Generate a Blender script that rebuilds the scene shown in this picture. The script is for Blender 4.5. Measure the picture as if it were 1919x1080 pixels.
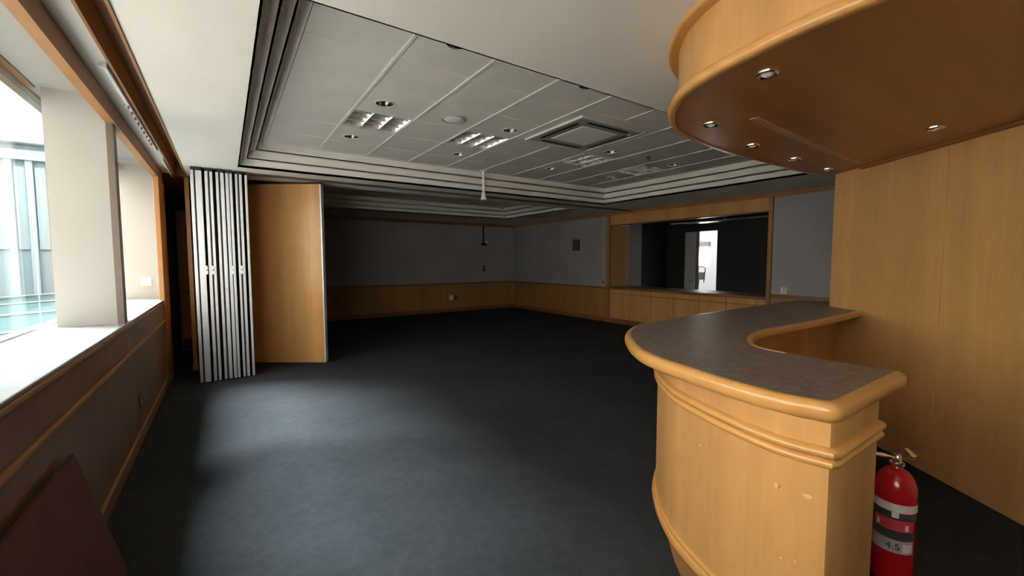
import bpy, bmesh, math, random
from mathutils import Vector, Matrix
random.seed(4)
for o in list(bpy.data.objects): bpy.data.objects.remove(o, do_unlink=True)
scene = bpy.context.scene
COL = scene.collection

# ------------------------------------------------------------------ camera
cam_data = bpy.data.cameras.new('camera'); cam = bpy.data.objects.new('camera', cam_data); COL.objects.link(cam)
F_PX, YAW, PITCH, ROLL, EYE = 789.06, 0.597592, -0.064731, -0.002007, 1.6
fw = Vector((math.sin(YAW)*math.cos(PITCH), math.cos(YAW)*math.cos(PITCH), math.sin(PITCH)))
rt = fw.cross(Vector((0, 0, 1))).normalized(); up = rt.cross(fw)
r2 = rt*math.cos(ROLL)+up*math.sin(ROLL); u2 = up*math.cos(ROLL)-rt*math.sin(ROLL)
m3 = Matrix((r2, u2, -fw)).transposed()
cam.matrix_world = Matrix.Translation((0, 0, EYE)) @ m3.to_4x4()
cam_data.sensor_fit = 'HORIZONTAL'; cam_data.sensor_width = 36.0; cam_data.lens = F_PX/1919*36.0
cam_data.clip_start = 0.02; cam_data.clip_end = 300
scene.camera = cam

# ------------------------------------------------------------------ sky, sun, exposure
world = bpy.data.worlds.new('overcast_sky'); scene.world = world; world.use_nodes = True
bg = world.node_tree.nodes['Background']
bg.inputs[0].default_value = (1.0, 0.95, 0.89, 1); bg.inputs[1].default_value = 6.0
sd = bpy.data.lights.new('sun', 'SUN'); sd.energy = 21.0; sd.angle = math.radians(28); sd.color = (0.84, 0.94, 1.0)
sun = bpy.data.objects.new('sun', sd); COL.objects.link(sun)
sun.rotation_euler = Vector((0.70, -0.60, -1.0)).to_track_quat('-Z', 'Y').to_euler()
vs = scene.view_settings
vs.view_transform = 'Standard'; vs.look = 'None'; vs.gamma = 1.0; vs.use_curve_mapping = False
vs.exposure = 1.35

# ------------------------------------------------------------------ materials
class NT:
    def __init__(s, name):
        s.m = bpy.data.materials.new(name); s.m.use_nodes = True; s.t = s.m.node_tree; s.b = s.t.nodes['Principled BSDF']
    def n(s, t, **k):
        x = s.t.nodes.new(t)
        for a, v in k.items(): setattr(x, a, v)
        return x
    def l(s, a, b): s.t.links.new(a, b)
    def coord(s, scale, kind='Object'):
        tc = s.n('ShaderNodeTexCoord'); mp = s.n('ShaderNodeMapping'); mp.inputs['Scale'].default_value = scale
        s.l(tc.outputs[kind], mp.inputs[0]); return mp.outputs[0]
    def noise(s, vec, scale, detail=4, rough=.55):
        x = s.n('ShaderNodeTexNoise'); x.inputs['Scale'].default_value = scale; x.inputs['Detail'].default_value = detail
        x.inputs['Roughness'].default_value = rough; s.l(vec, x.inputs['Vector']); return x.outputs['Fac']
    def ramp(s, fac, stops):
        r = s.n('ShaderNodeValToRGB'); e = r.color_ramp.elements
        while len(e) < len(stops): e.new(0.5)
        for i, (p, c) in enumerate(stops): e[i].position = p; e[i].color = (*c, 1)
        s.l(fac, r.inputs[0]); return r.outputs[0]
    def mix(s, a, b, fac, mode='MIX'):
        x = s.n('ShaderNodeMix', data_type='RGBA', blend_type=mode)
        if isinstance(fac, (int, float)): x.inputs[0].default_value = fac
        else: s.l(fac, x.inputs[0])
        for i, v in ((6, a), (7, b)):
            if isinstance(v, tuple): x.inputs[i].default_value = (*v, 1)
            else: s.l(v, x.inputs[i])
        return x.outputs[2]
    def bump(s, h, strength, dist=.01):
        x = s.n('ShaderNodeBump'); x.inputs['Strength'].default_value = strength; x.inputs['Distance'].default_value = dist
        s.l(h, x.inputs['Height']); s.l(x.outputs[0], s.b.inputs['Normal'])

def plain(name, c, rough=.5, metal=0., spec=.5, var=.06, vscale=6., coat=0.):
    w = NT(name); f = w.noise(w.coord((1, 1, 1)), vscale)
    col = w.ramp(f, [(.3, tuple(max(0, v*(1-var)) for v in c)), (.7, tuple(min(1, v*(1+var)) for v in c))])
    w.l(col, w.b.inputs['Base Color']); w.b.inputs['Roughness'].default_value = rough
    w.b.inputs['Metallic'].default_value = metal; w.b.inputs['Specular IOR Level'].default_value = spec
    w.b.inputs['Coat Weight'].default_value = coat
    return w.m

def wood(name, c, grain=(26, 26, 1.0), band=(2.6, 2.6, .06), rough=.36, var=.22, coat=.12):
    w = NT(name)
    g = w.noise(w.coord(grain), 1.6, 6, .6); b = w.noise(w.coord(band), 1.5, 2, .5); fl = w.noise(w.coord((7, 7, 3)), 2.0, 3)
    c0 = tuple(v*(1-var) for v in c); c1 = tuple(min(1, v*(1+var*.75)) for v in c)
    a = w.ramp(g, [(.3, tuple(v*(1-var*.55) for v in c)), (.68, tuple(min(1, v*1.07) for v in c))])
    bb = w.ramp(b, [(.34, c0), (.66, c1)])
    m = w.mix(a, bb, .55)
    fo = w.ramp(fl, [(.3, (.86, .83, .80)), (.7, (1, 1, 1))])
    w.l(w.mix(m, fo, .6, 'MULTIPLY'), w.b.inputs['Base Color'])
    w.b.inputs['Roughness'].default_value = rough; w.b.inputs['Coat Weight'].default_value = coat
    w.b.inputs['Coat Roughness'].default_value = .22
    w.bump(g, .04, .004)
    return w.m

M = {}
MAPLE = (.61, .318, .108)
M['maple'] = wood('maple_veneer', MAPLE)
M['maple_solid'] = wood('maple_moulding', (.64, .325, .095), grain=(14, 14, 14), band=(1.5, 1.5, 1.5), rough=.28, var=.12, coat=.3)
M['chip'] = plain('bare_chipped_wood', (.74, .44, .20), .6)
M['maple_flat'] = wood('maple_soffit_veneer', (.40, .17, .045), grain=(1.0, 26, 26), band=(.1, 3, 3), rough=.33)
M['maple_wall'] = wood('maple_wall_veneer', (.58, .315, .112), rough=.34)
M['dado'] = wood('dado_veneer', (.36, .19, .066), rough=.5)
M['dado_left_shade'] = wood('shaded_dado_veneer', (.21, .11, .05), rough=.5, coat=.0)  # shade below the sill is put into this darker veneer colour
M['trim'] = wood('brown_timber_trim', (.36, .165, .055), grain=(12, 12, 12), band=(2, 2, 2), rough=.55, var=.15, coat=.0)
M['rail'] = wood('dado_rail_timber', (.26, .105, .035), grain=(12, 12, 12), band=(2, 2, 2), rough=.4, var=.15)
M['mullion'] = plain('bronze_brown_mullion', (.10, .068, .05), .45)
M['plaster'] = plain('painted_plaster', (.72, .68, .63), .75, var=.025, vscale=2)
M['ceil'] = plain('ceiling_paint', (.82, .775, .72), .8, var=.025, vscale=2)
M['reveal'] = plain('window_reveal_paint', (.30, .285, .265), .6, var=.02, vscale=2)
M['sill'] = plain('cream_stone_sill', (.175, .176, .162), .24, var=.06, vscale=9)
M['white'] = plain('white_metal_paint', (.78, .78, .76), .4, var=.02)
M['alu'] = plain('anodised_aluminium', (.70, .71, .72), .42, metal=.35, var=.05, vscale=20)
M['chrome'] = plain('chrome', (.85, .83, .80), .12, metal=1, var=.02)
M['brass'] = plain('warm_chrome', (.95, .80, .60), .22, metal=1, var=.02)
M['darkchrome'] = plain('dark_chrome', (.16, .155, .15), .18, metal=1, var=.02)
M['black'] = plain('black_rubber', (.012, .012, .014), .6)
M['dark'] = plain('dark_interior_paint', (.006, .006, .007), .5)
M['darkgrey'] = plain('dark_grey_plastic', (.055, .06, .07), .45)
M['bright'] = plain('bright_white_plastic', (.92, .90, .88), .5, var=.02)
M['cassette'] = plain('grey_cassette_plastic', (.36, .36, .34), .5, var=.04)
M['cassette_lt'] = plain('light_grey_cassette_panel', (.66, .66, .62), .55, var=.04)
M['reflector'] = plain('louvre_reflector', (.90, .90, .89), .2, metal=.88, var=.02)
M['tube'] = plain('lamp_tube_glass', (.9, .9, .88), .25, var=.01)
M['red'] = plain('red_enamel', (.42, .006, .018), .22, var=.06, coat=.4)
M['redlab'] = plain('red_label', (.50, .045, .075), .4)
M['whitelab'] = plain('white_label', (.62, .57, .55), .45, var=.08, vscale=30)
M['bluelab'] = plain('dark_blue_label', (.035, .045, .05), .4)
M['greylab'] = plain('grey_label', (.33, .30, .32), .4, var=.15, vscale=40)
M['yellow'] = plain('yellow_tag', (.72, .46, .12), .5)
M['cream'] = plain('cream_plastic', (.70, .66, .42), .45)
M['board'] = plain('dark_maroon_board', (.10, .036, .028), .85, var=.2, vscale=12)
M['roof'] = plain('slab_concrete', (.3, .3, .3), .9)
M['fac'] = plain('pale_facade', (.125, .165, .180), .7, var=.04, vscale=.6)
M['fac2'] = plain('pale_blue_facade_panel', (.112, .158, .182), .6, var=.05, vscale=.6)
M['facw'] = plain('white_facade', (.155, .172, .178), .7, var=.02, vscale=.6)
M['facing'] = plain('white_render', (.80, .78, .74), .8, var=.03, vscale=.6)  # bright finish of the added outside wall and slab, throws daylight indoors
M['cyan'] = plain('cyan_glass_canopy', (.040, .066, .068), .9, spec=.0, var=.08, vscale=.8)
M['terrace'] = plain('pale_terrace_paving', (.62, .61, .58), .8, var=.05)
M['farfloor'] = plain('pale_vinyl_floor', (.5, .5, .5), .35)
M['steel'] = plain('stainless_steel', (.62, .63, .65), .25, metal=.9)
M['maroon'] = plain('maroon_vinyl', (.16, .06, .065), .5)

def carpet():
    w = NT('charcoal_carpet'); v = w.coord((1, 1, 1))
    a = w.noise(v, 1.1, 4, .6); b = w.noise(v, 160, 2, .7); c = w.noise(v, 14, 5, .7)
    col = w.ramp(a, [(.3, (.033, .0345, .0365)), (.7, (.049, .0505, .053))])
    fl = w.ramp(b, [(.32, (.45, .45, .47)), (.68, (1.35, 1.35, 1.35))])
    sp = w.ramp(c, [(.3, (.78, .78, .8)), (.66, (1.12, 1.12, 1.12))])
    x = w.mix(w.mix(col, fl, .8, 'MULTIPLY'), sp, .8, 'MULTIPLY')
    w.l(x, w.b.inputs['Base Color']); w.b.inputs['Roughness'].default_value = .95
    w.b.inputs['Specular IOR Level'].default_value = .08
    w.b.inputs['Sheen Weight'].default_value = .0; w.b.inputs['Sheen Roughness'].default_value = .4
    w.bump(b, .5, .006); return w.m
M['carpet'] = carpet()

def wallpaper():
    w = NT('grey_vinyl_wallpaper'); v = w.coord((1, 1, 1))
    a = w.noise(v, .9, 3); b = w.noise(w.coord((90, 90, 25)), 1, 3)
    col = w.ramp(a, [(.3, (.31, .30, .30)), (.7, (.37, .36, .358))])
    f = w.ramp(b, [(.3, (.88, .88, .88)), (.7, (1.05, 1.05, 1.05))])
    w.l(w.mix(col, f, .8, 'MULTIPLY'), w.b.inputs['Base Color']); w.b.inputs['Roughness'].default_value = .8
    w.bump(b, .08, .002); return w.m
M['wallpaper'] = wallpaper()

def tilemat():
    w = NT('mineral_fibre_tile'); v = w.coord((1, 1, 1), 'Generated'); 
    g = w.coord((1, 1, 1)); a = w.noise(g, 70, 3, .7); b = w.noise(g, 2, 2)
    col = w.ramp(b, [(.3, (.74, .70, .655)), (.7, (.80, .76, .71))])
    f = w.ramp(a, [(.28, (.78, .78, .78)), (.5, (1, 1, 1))])
    w.l(w.mix(col, f, .6, 'MULTIPLY'), w.b.inputs['Base Color']); w.b.inputs['Roughness'].default_value = .9
    w.bump(a, .12, .003); return w.m
M['tile'] = tilemat()

def laminate():
    w = NT('speckled_brown_laminate'); g = w.coord((1, 1, 1))
    a = w.noise(g, 26, 5, .7); b = w.noise(g, 110, 3, .6)
    col = w.ramp(a, [(.3, (.095, .072, .060)), (.5, (.185, .138, .112)), (.7, (.27, .203, .162))])
    f = w.ramp(b, [(.35, (.7, .68, .68)), (.65, (1.2, 1.2, 1.2))])
    w.l(w.mix(col, f, .7, 'MULTIPLY'), w.b.inputs['Base Color']); w.b.inputs['Roughness'].default_value = .42
    w.b.inputs['Specular IOR Level'].default_value = .5; return w.m
M['laminate'] = laminate()

def glass():
    w = NT('tinted_window_glass'); out = w.t.nodes['Material Output']
    tr = w.n('ShaderNodeBsdfTransparent'); tr.inputs[0].default_value = (.965, .985, .985, 1)
    gl = w.n('ShaderNodeBsdfGlossy'); gl.inputs['Roughness'].default_value = .02
    f = w.noise(w.coord((1, 1, 1)), .5); rr = w.n('ShaderNodeMath', operation='MULTIPLY'); rr.inputs[1].default_value = .16; w.l(f, rr.inputs[0])
    mx = w.n('ShaderNodeMixShader'); w.l(rr.outputs[0], mx.inputs[0]); w.l(tr.outputs[0], mx.inputs[1]); w.l(gl.outputs[0], mx.inputs[2])
    w.l(mx.outputs[0], out.inputs[0]); return w.m
M['glass'] = glass()

# ------------------------------------------------------------------ mesh helpers
def box(bm, x0, x1, y0, y1, z0, z1):
    v = [bm.verts.new((x, y, z)) for z in (z0, z1) for x, y in ((x0, y0), (x1, y0), (x1, y1), (x0, y1))]
    for f in ((3, 2, 1, 0), (4, 5, 6, 7), (0, 1, 5, 4), (1, 2, 6, 5), (2, 3, 7, 6), (3, 0, 4, 7)): bm.faces.new([v[i] for i in f])
def boxes(*bs):
    bm = bmesh.new()
    for b in bs: box(bm, *b)
    return bm
def prism(bm, pts, z0, z1):
    a = [bm.verts.new((p[0], p[1], z0)) for p in pts]; b = [bm.verts.new((p[0], p[1], z1)) for p in pts]
    n = len(pts)
    bm.faces.new(a[::-1]); bm.faces.new(b)
    for i in range(n): bm.faces.new((a[i], a[(i+1) % n], b[(i+1) % n], b[i]))
def prisms(pts, z0, z1):
    bm = bmesh.new(); prism(bm, pts, z0, z1); return bm
def tube(bm, pts, r, n=12, cap=True):
    pts = [Vector(p) for p in pts]; rings = []
    for i, p in enumerate(pts):
        d = (pts[min(i+1, len(pts)-1)]-pts[max(i-1, 0)]).normalized()
        a = d.cross(Vector((0, 0, 1)) if abs(d.z) < .9 else Vector((1, 0, 0))).normalized(); b = d.cross(a)
        rr = r[i] if isinstance(r, (list, tuple)) else r
        rings.append([bm.verts.new(p+(a*math.cos(t)+b*math.sin(t))*rr) for t in [2*math.pi*k/n for k in range(n)]])
    for A, B in zip(rings, rings[1:]):
        for k in range(n): bm.faces.new((A[k], A[(k+1) % n], B[(k+1) % n], B[k]))
    if cap: bm.faces.new(rings[0][::-1]); bm.faces.new(rings[-1])
def tubes(pts, r, n=12):
    bm = bmesh.new(); tube(bm, pts, r, n); return bm
def lathe(bm, prof, c=(0, 0, 0), n=28, a0=0., a1=2*math.pi, caps=True):
    full = abs(a1-a0-2*math.pi) < 1e-6; k = n if full else n+1
    rings = []
    for r, z in prof:
        rings.append([bm.verts.new((c[0]+max(r, 1e-4)*math.cos(a0+(a1-a0)*i/n), c[1]+max(r, 1e-4)*math.sin(a0+(a1-a0)*i/n), c[2]+z)) for i in range(k)])
    for A, B in zip(rings, rings[1:]):
        for i in range(n): bm.faces.new((A[i], A[(i+1) % k], B[(i+1) % k], B[i]))
    if caps and full: bm.faces.new(rings[0][::-1]); bm.faces.new(rings[-1])
def lathes(prof, c=(0, 0, 0), n=28, **k):
    bm = bmesh.new(); lathe(bm, prof, c, n, **k); return bm
def spline(pts, sub=6):
    out = []; n = len(pts)
    for i in range(n-1):
        p0, p1, p2, p3 = (Vector(pts[max(i-1, 0)]), Vector(pts[i]), Vector(pts[i+1]), Vector(pts[min(i+2, n-1)]))
        for k in range(sub):
            t = k/sub
            out.append(.5*((2*p1)+(p2-p0)*t+(2*p0-5*p1+4*p2-p3)*t*t+(3*p1-p0-3*p2+p3)*t**3))
    out.append(Vector(pts[-1])); return [tuple(p) for p in out]
def normals(path, side=1, closed=False):
    n = len(path); N = []
    for i in range(n):
        a = Vector(path[i-1] if (i or closed) else path[i]); c = Vector(path[(i+1) % n] if (i < n-1 or closed) else path[i]); b = Vector(path[i])
        d1 = (b-a); d2 = (c-b)
        d1 = d1.normalized() if d1.length > 1e-9 else None; d2 = d2.normalized() if d2.length > 1e-9 else None
        d1 = d1 or d2; d2 = d2 or d1
        t = (d1+d2).normalized(); nn = Vector((t.y, -t.x))*side
        c0 = max(.45, Vector((d1.y, -d1.x)).dot(Vector((t.y, -t.x)))); N.append(nn/c0)
    return N
def offset(path, d, side=1, closed=False):
    return [tuple(Vector(p)+n*d) for p, n in zip(path, normals(path, side, closed))]
def sweep(path, prof, side=1, closed=False):
    bm = bmesh.new(); N = normals(path, side, closed); rings = []
    for p, n in zip(path, N): rings.append([bm.verts.new((p[0]+n.x*u, p[1]+n.y*u, z)) for u, z in prof])
    m = len(prof); idx = list(range(len(path)))
    pairs = list(zip(idx, idx[1:]))+([(idx[-1], idx[0])] if closed else [])
    for i, j in pairs:
        for k in range(m): bm.faces.new((rings[i][k], rings[i][(k+1) % m], rings[j][(k+1) % m], rings[j][k]))
    if not closed: bm.faces.new(rings[0]); bm.faces.new(rings[-1][::-1])
    return bm
def halfround(z0, z1, depth, back=.0, n=7):
    c = (z0+z1)/2; h = (z1-z0)/2
    return [(-back, z0)]+[(depth*math.cos(t), c+h*math.sin(t)) for t in [-math.pi/2+math.pi*k/n for k in range(n+1)]]+[(-back, z1)]
def bullnose(z0, z1, out, back, r):
    pts = [(-back, z0)]
    for k in range(6): t = -math.pi/2+math.pi/2*k/5; pts.append((out-r+r*math.cos(t), z0+r+r*math.sin(t)))
    for k in range(6): t = math.pi/2*k/5; pts.append((out-r+r*math.cos(t), z1-r+r*math.sin(t)))
    return pts+[(-back, z1)]

def obj(name, bm, mat, parent=None, smooth=False, bevel=0.):
    bmesh.ops.recalc_face_normals(bm, faces=bm.faces)
    me = bpy.data.meshes.new(name); bm.to_mesh(me); bm.free()
    me.materials.append(M[mat] if isinstance(mat, str) else mat)
    if smooth:
        for p in me.polygons: p.use_smooth = True
        me.set_sharp_from_angle(angle=math.radians(38))
    o = bpy.data.objects.new(name, me); COL.objects.link(o)
    if parent: o.parent = parent; o.matrix_parent_inverse = Matrix.Translation(-parent.location) if parent.type == 'EMPTY' and parent.rotation_euler.z == 0 else parent.matrix_basis.inverted()
    if bevel:
        b = o.modifiers.new('bevel', 'BEVEL'); b.width = bevel; b.segments = 2; b.limit_method = 'ANGLE'
    return o
def share(name, src, parent, loc):
    o = bpy.data.objects.new(name, src.data); COL.objects.link(o); o.parent = parent; o.location = loc; return o
def tag(o, label, cat, group=None):
    o['label'] = label; o['category'] = cat
    if group: o['group'] = group
    return o
def thing(name, label, cat, loc=(0, 0, 0), group=None):
    o = bpy.data.objects.new(name, None); COL.objects.link(o); o.location = loc; o.empty_display_size = .1
    return tag(o, label, cat, group)
def struct(name, bm, mat, label=None, **k):
    o = obj(name, bm, mat, **k); o['kind'] = 'structure'
    if label: o['label'] = label
    return o

# ------------------------------------------------------------------ dimensions (metres)
XL, XR, YB, YF = -.67, 8.2, 11.95, -3.2          # inner faces of left, right, far and rear wall
ZS, ZG = 2.81, 3.11                              # flat soffit, tiled grid
XG = -1.16                                       # window glass plane
CX0, CX1, CY0, CY1 = .193, 6.85, 2.22, 6.52      # coffer over this room
FX0, FX1, FY0, FY1 = .193, 6.87, 7.43, 10.40     # coffer over the room beyond
TILE = .63

# ------------------------------------------------------------------ floor, slab, rear wall
struct('floor', boxes((-1.2, 8.4, YF-.2, YB+.2, -.12, 0)), 'carpet', 'dark charcoal carpet covering the whole room')
struct('roof_slab', boxes((-1.3, 14.6, YF-.3, YB+.4, 3.34, 3.5)), 'roof', 'concrete slab above the suspended ceiling')
struct('wall_front', boxes((-1.3, 8.4, YF-.2, YF, 0, 3.34)), 'plaster', 'pale plaster wall behind the viewer')

# ------------------------------------------------------------------ ceiling
bm = bmesh.new()
T = .03
box(bm, -.40, CX0, YF, YB, ZS, ZS+T); box(bm, CX0, CX1, YF, CY0, ZS, ZS+T); box(bm, CX0, CX1, CY1, FY0, ZS, ZS+T)
box(bm, CX0, FX1, FY1, YB, ZS, ZS+T); box(bm, CX1, XR, YF, FY0, ZS, ZS+T); box(bm, FX1, XR, FY0, YB, ZS, ZS+T)
ceil = struct('ceiling', bm, 'ceil', 'off white painted ceiling border around the stepped coffers')
def coffer(x0, x1, y0, y1, xs, ys, skip, holes):
    n, s, rise = 3, .097, (ZG-ZS)/3
    for k in range(n):
        bm = bmesh.new(); d0, d1 = s*k, s*(k+1); z0 = ZS+rise*k; z1 = z0+rise
        # riser ring then underside ring, each a solid strip
        def ring(a, b, za, zb):
            box(bm, x0+a, x0+b, y0+a, y1-a, za, zb); box(bm, x1-b, x1-a, y0+a, y1-a, za, zb)
            box(bm, x0+b, x1-b, y0+a, y0+b, za, zb); box(bm, x0+b, x1-b, y1-b, y1-a, za, zb)
        ring(d0-.012, d0, z0 if k else z0, z1+.012)
        ring(d0, d1, z1, z1+.012)
        obj('coffer_step', bm, 'ceil', ceil)
    gx0, gx1, gy0, gy1 = x0+s*n, x1-s*n, y0+s*n, y1-s*n
    xe = [gx0]+[v for v in xs if gx0+.02 < v < gx1-.02]+[gx1]; ye = [gy0]+[v for v in ys if gy0+.02 < v < gy1-.02]+[gy1]
    cache = {}
    for i in range(len(xe)-1):
        for j in range(len(ye)-1):
            a, b, c, d = xe[i], xe[i+1], ye[j], ye[j+1]
            if any(p0-.05 < (a+b)/2 < p1+.05 and q0-.05 < (c+d)/2 < q1+.05 for p0, p1, q0, q1 in skip): continue
            hs = [h for h in holes if a < h[0] < b and c < h[1] < d]
            e = .006; w, l = (b-a)/2-e, (d-c)/2-e; mx, my = (a+b)/2, (c+d)/2
            if hs:
                hx, hy, hr = hs[0][0]-mx, hs[0][1]-my, hs[0][2]
                an = [2*math.pi*k/24 for k in range(24)]+[math.atan2(sy*l-hy, sx*w-hx) % (2*math.pi) for sx in (-1, 1) for sy in (-1, 1)]
                an = sorted(an); bm = bmesh.new(); I, O, I2 = [], [], []
                for t in an:
                    cx, sy = math.cos(t), math.sin(t)
                    k = min(((w-hx)/cx if cx > 1e-9 else (-w-hx)/cx if cx < -1e-9 else 9), ((l-hy)/sy if sy > 1e-9 else (-l-hy)/sy if sy < -1e-9 else 9))
                    I.append(bm.verts.new((hx+hr*cx, hy+hr*sy, 0))); O.append(bm.verts.new((hx+k*cx, hy+k*sy, 0))); I2.append(bm.verts.new((hx+hr*cx, hy+hr*sy, .015)))
                m = len(an)
                for k in range(m):
                    q = (k+1) % m
                    bm.faces.new((I[k], I[q], O[q], O[k])); bm.faces.new((I[k], I2[k], I2[q], I[q]))
                t_ = obj('ceiling_tile', bm, 'tile', ceil); t_.location = (mx, my, ZG)
            else:
                key = (round(w, 3), round(l, 3))
                if key not in cache:
                    t_ = obj('ceiling_tile', boxes((-w, w, -l, l, 0, .015)), 'tile', ceil); t_.location = (mx, my, ZG); cache[key] = t_
                else: share('ceiling_tile', cache[key], ceil, (mx, my, ZG))
    for v in xe[1:-1]:
        segs = [(gy0, gy1)]
        for p0, p1, q0, q1 in skip:
            if p0+.02 < v < p1-.02: segs = [s2 for a, b in segs for s2 in ((a, q0), (q1, b))]
        for a, b in segs:
            obj('main_tee', boxes((v-.012, v+.012, a, b, ZG-.008, ZG+.002), ), 'white', ceil)
    for v in ye[1:-1]:
        for i in range(len(xe)-1):
            a, b = xe[i], xe[i+1]
            if any(q0+.02 < v < q1-.02 and p0-.02 < (a+b)/2 < p1+.02 for p0, p1, q0, q1 in skip): continue
            obj('cross_tee', boxes((a+.012, b-.012, v-.007, v+.007, ZG-.003, ZG+.002)), 'ceil', ceil)
GX = [.484+.628*k for k in range(0, 11)]; GY = [2.525+TILE*k for k in range(0, 8)]
LIGHTS = [(GX[1], GX[2]), (GX[3], GX[4]), (GX[6], GX[7]), (GX[8], GX[9])]
skip = [(a, b, GY[3], GY[4]) for a, b in LIGHTS]+[(GX[4], GX[6], GY[1], GY[3])]
DOWN = [(1.33, 4.12, .088), (1.33, 5.42, .088), (2.80, 5.44, .088), (2.80, 4.14, .088), (4.50, 4.16, .088), (4.48, 5.44, .088), (5.90, 5.42, .088), (5.92, 4.15, .088), (1.40, 2.715, .088), (2.66, 2.72, .088)]
coffer(CX0, CX1, CY0, CY1, GX, GY, skip, DOWN)
coffer(FX0, FX1, FY0, FY1, [.484+.628*k for k in range(11)], [7.75+.63*k for k in range(6)], [], [])

dl_lab = ['recessed chrome downlight just before the leftmost louvred light', 'recessed downlight just beyond the leftmost louvred light',
 'recessed downlight just beyond the second louvred light from the left', 'recessed downlight between the round ceiling speaker and the air cassette',
 'recessed downlight at the right far corner of the air cassette', 'recessed downlight just beyond the third louvred light from the left',
 'farthest small recessed downlight beyond the rightmost louvred light', 'recessed downlight just before the rightmost louvred light',
 'recessed downlight half hidden by the bulkhead, nearer the left window side', 'recessed downlight half hidden by the bulkhead, nearest the bar canopy']
for (x, y, r), lab in zip(DOWN, dl_lab):
    t = thing('ceiling_downlight', lab, 'downlight', (x, y, ZG), 'recessed ceiling downlights')
    obj('trim_ring', lathes([(r-.004, .002), (r+.012, .001), (r+.012, -.004), (r-.004, -.006), (r-.004, .002)], (x, y, ZG), 28, caps=False), 'white', t, True)
    obj('reflector', lathes([(r-.003, -.003), (r-.008, .03), (r-.03, .075), (.03, .10), (.0, .10)], (x, y, ZG), 28, caps=False), 'darkchrome', t, True)
    obj('socket', lathes([(.0, .03), (.02, .032), (.026, .045), (.026, .10)], (x, y, ZG), 14, caps=False), 'black', t, True)
# round ceiling speaker
t = thing('ceiling_speaker', 'round white ceiling speaker between the louvred lights', 'speaker', (2.073, 4.147, ZG))
obj('grille', lathes([(0, -.016), (.06, -.015), (.10, -.011), (.112, -.002), (.112, 0)], (2.073, 4.147, ZG), 32, caps=False), 'bright', t, True)
obj('rim', lathes([(.112, -.001), (.114, -.012), (.128, -.009), (.132, 0)], (2.073, 4.147, ZG), 32, caps=False), 'cassette', t, True)
# small sprinkler
t = thing('sprinkler_head', 'tiny dark sprinkler head on the ceiling between the two right louvred lights', 'sprinkler', (5.19, 4.07, ZG))
obj('escutcheon', lathes([(0, -.006), (.03, -.005), (.035, 0)], (5.19, 4.07, ZG), 16, caps=False), 'chrome', t, True)
obj('nozzle', lathes([(.022, -.045), (.022, -.042), (.008, -.04), (.01, -.005)], (5.19, 4.07, ZG), 12), 'darkgrey', t, True)

# louvred fluorescent lights
for k, (a, b) in enumerate(LIGHTS):
    y0, y1 = GY[3], GY[4]; lab = ['leftmost louvred fluorescent ceiling light, three bays of bright reflectors', 'second louvred fluorescent ceiling light from the window side',
        'third louvred fluorescent ceiling light, just beyond the air cassette', 'rightmost and farthest louvred fluorescent ceiling light'][k]
    t = thing('louvred_ceiling_light', lab, 'ceiling light', ((a+b)/2, (y0+y1)/2, ZG), 'louvred fluorescent ceiling lights')
    e = .02
    bm = boxes((a+.012, a+e, y0+.01, y1-.01, ZG-.004, ZG+.12), (b-e, b-.012, y0+.01, y1-.01, ZG-.004, ZG+.12), (a+e, b-e, y0+.01, y0+e, ZG-.004, ZG+.12), (a+e, b-e, y1-e, y1-.01, ZG-.004, ZG+.12), (a+e, b-e, y0+e, y1-e, ZG+.115, ZG+.12))
    obj('housing', bm, 'alu', t)
    w = (b-a-2*e)/3
    for i in range(3):
        xa = a+e+w*i; xb = xa+w; xm = (xa+xb)/2
        bm = bmesh.new()
        for s, xe in ((1, xa), (-1, xb)):
            pr = [(xe+s*.004, ZG), (xe+s*.010, ZG+.03), (xe+s*.026, ZG+.065), (xe+s*.055, ZG+.095)]
            A = [bm.verts.new((p[0], y0+e, p[1])) for p in pr]; B = [bm.verts.new((p[0], y1-e, p[1])) for p in pr]
            for q in range(3): bm.faces.new((A[q], A[q+1], B[q+1], B[q]))
        obj('reflector', bm, 'reflector', t, True)
        obj('lamp_tube', tubes([(xm, y0+e+.01, ZG+.075), (xm, y1-e-.01, ZG+.075)], .014, 10), 'tube', t, True)
        for j in range(4):
            yc = y0+e+(y1-y0-2*e)*(j+.5)/4
            bm = bmesh.new()
            v = [bm.verts.new(p) for p in ((xa+.006, yc-.002, ZG+.002), (xb-.006, yc-.002, ZG+.002), (xb-.03, yc-.012, ZG+.055), (xa+.03, yc-.012, ZG+.055), (xa+.006, yc+.002, ZG+.002), (xb-.006, yc+.002, ZG+.002), (xb-.03, yc+.012, ZG+.055), (xa+.03, yc+.012, ZG+.055))]
            for f in ((0, 1, 2, 3), (4, 7, 6, 5), (0, 4, 5, 1), (3, 2, 6, 7), (0, 3, 7, 4), (1, 5, 6, 2)): bm.faces.new([v[q] for q in f])
            obj('louvre_blade', bm, 'reflector', t)

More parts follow.
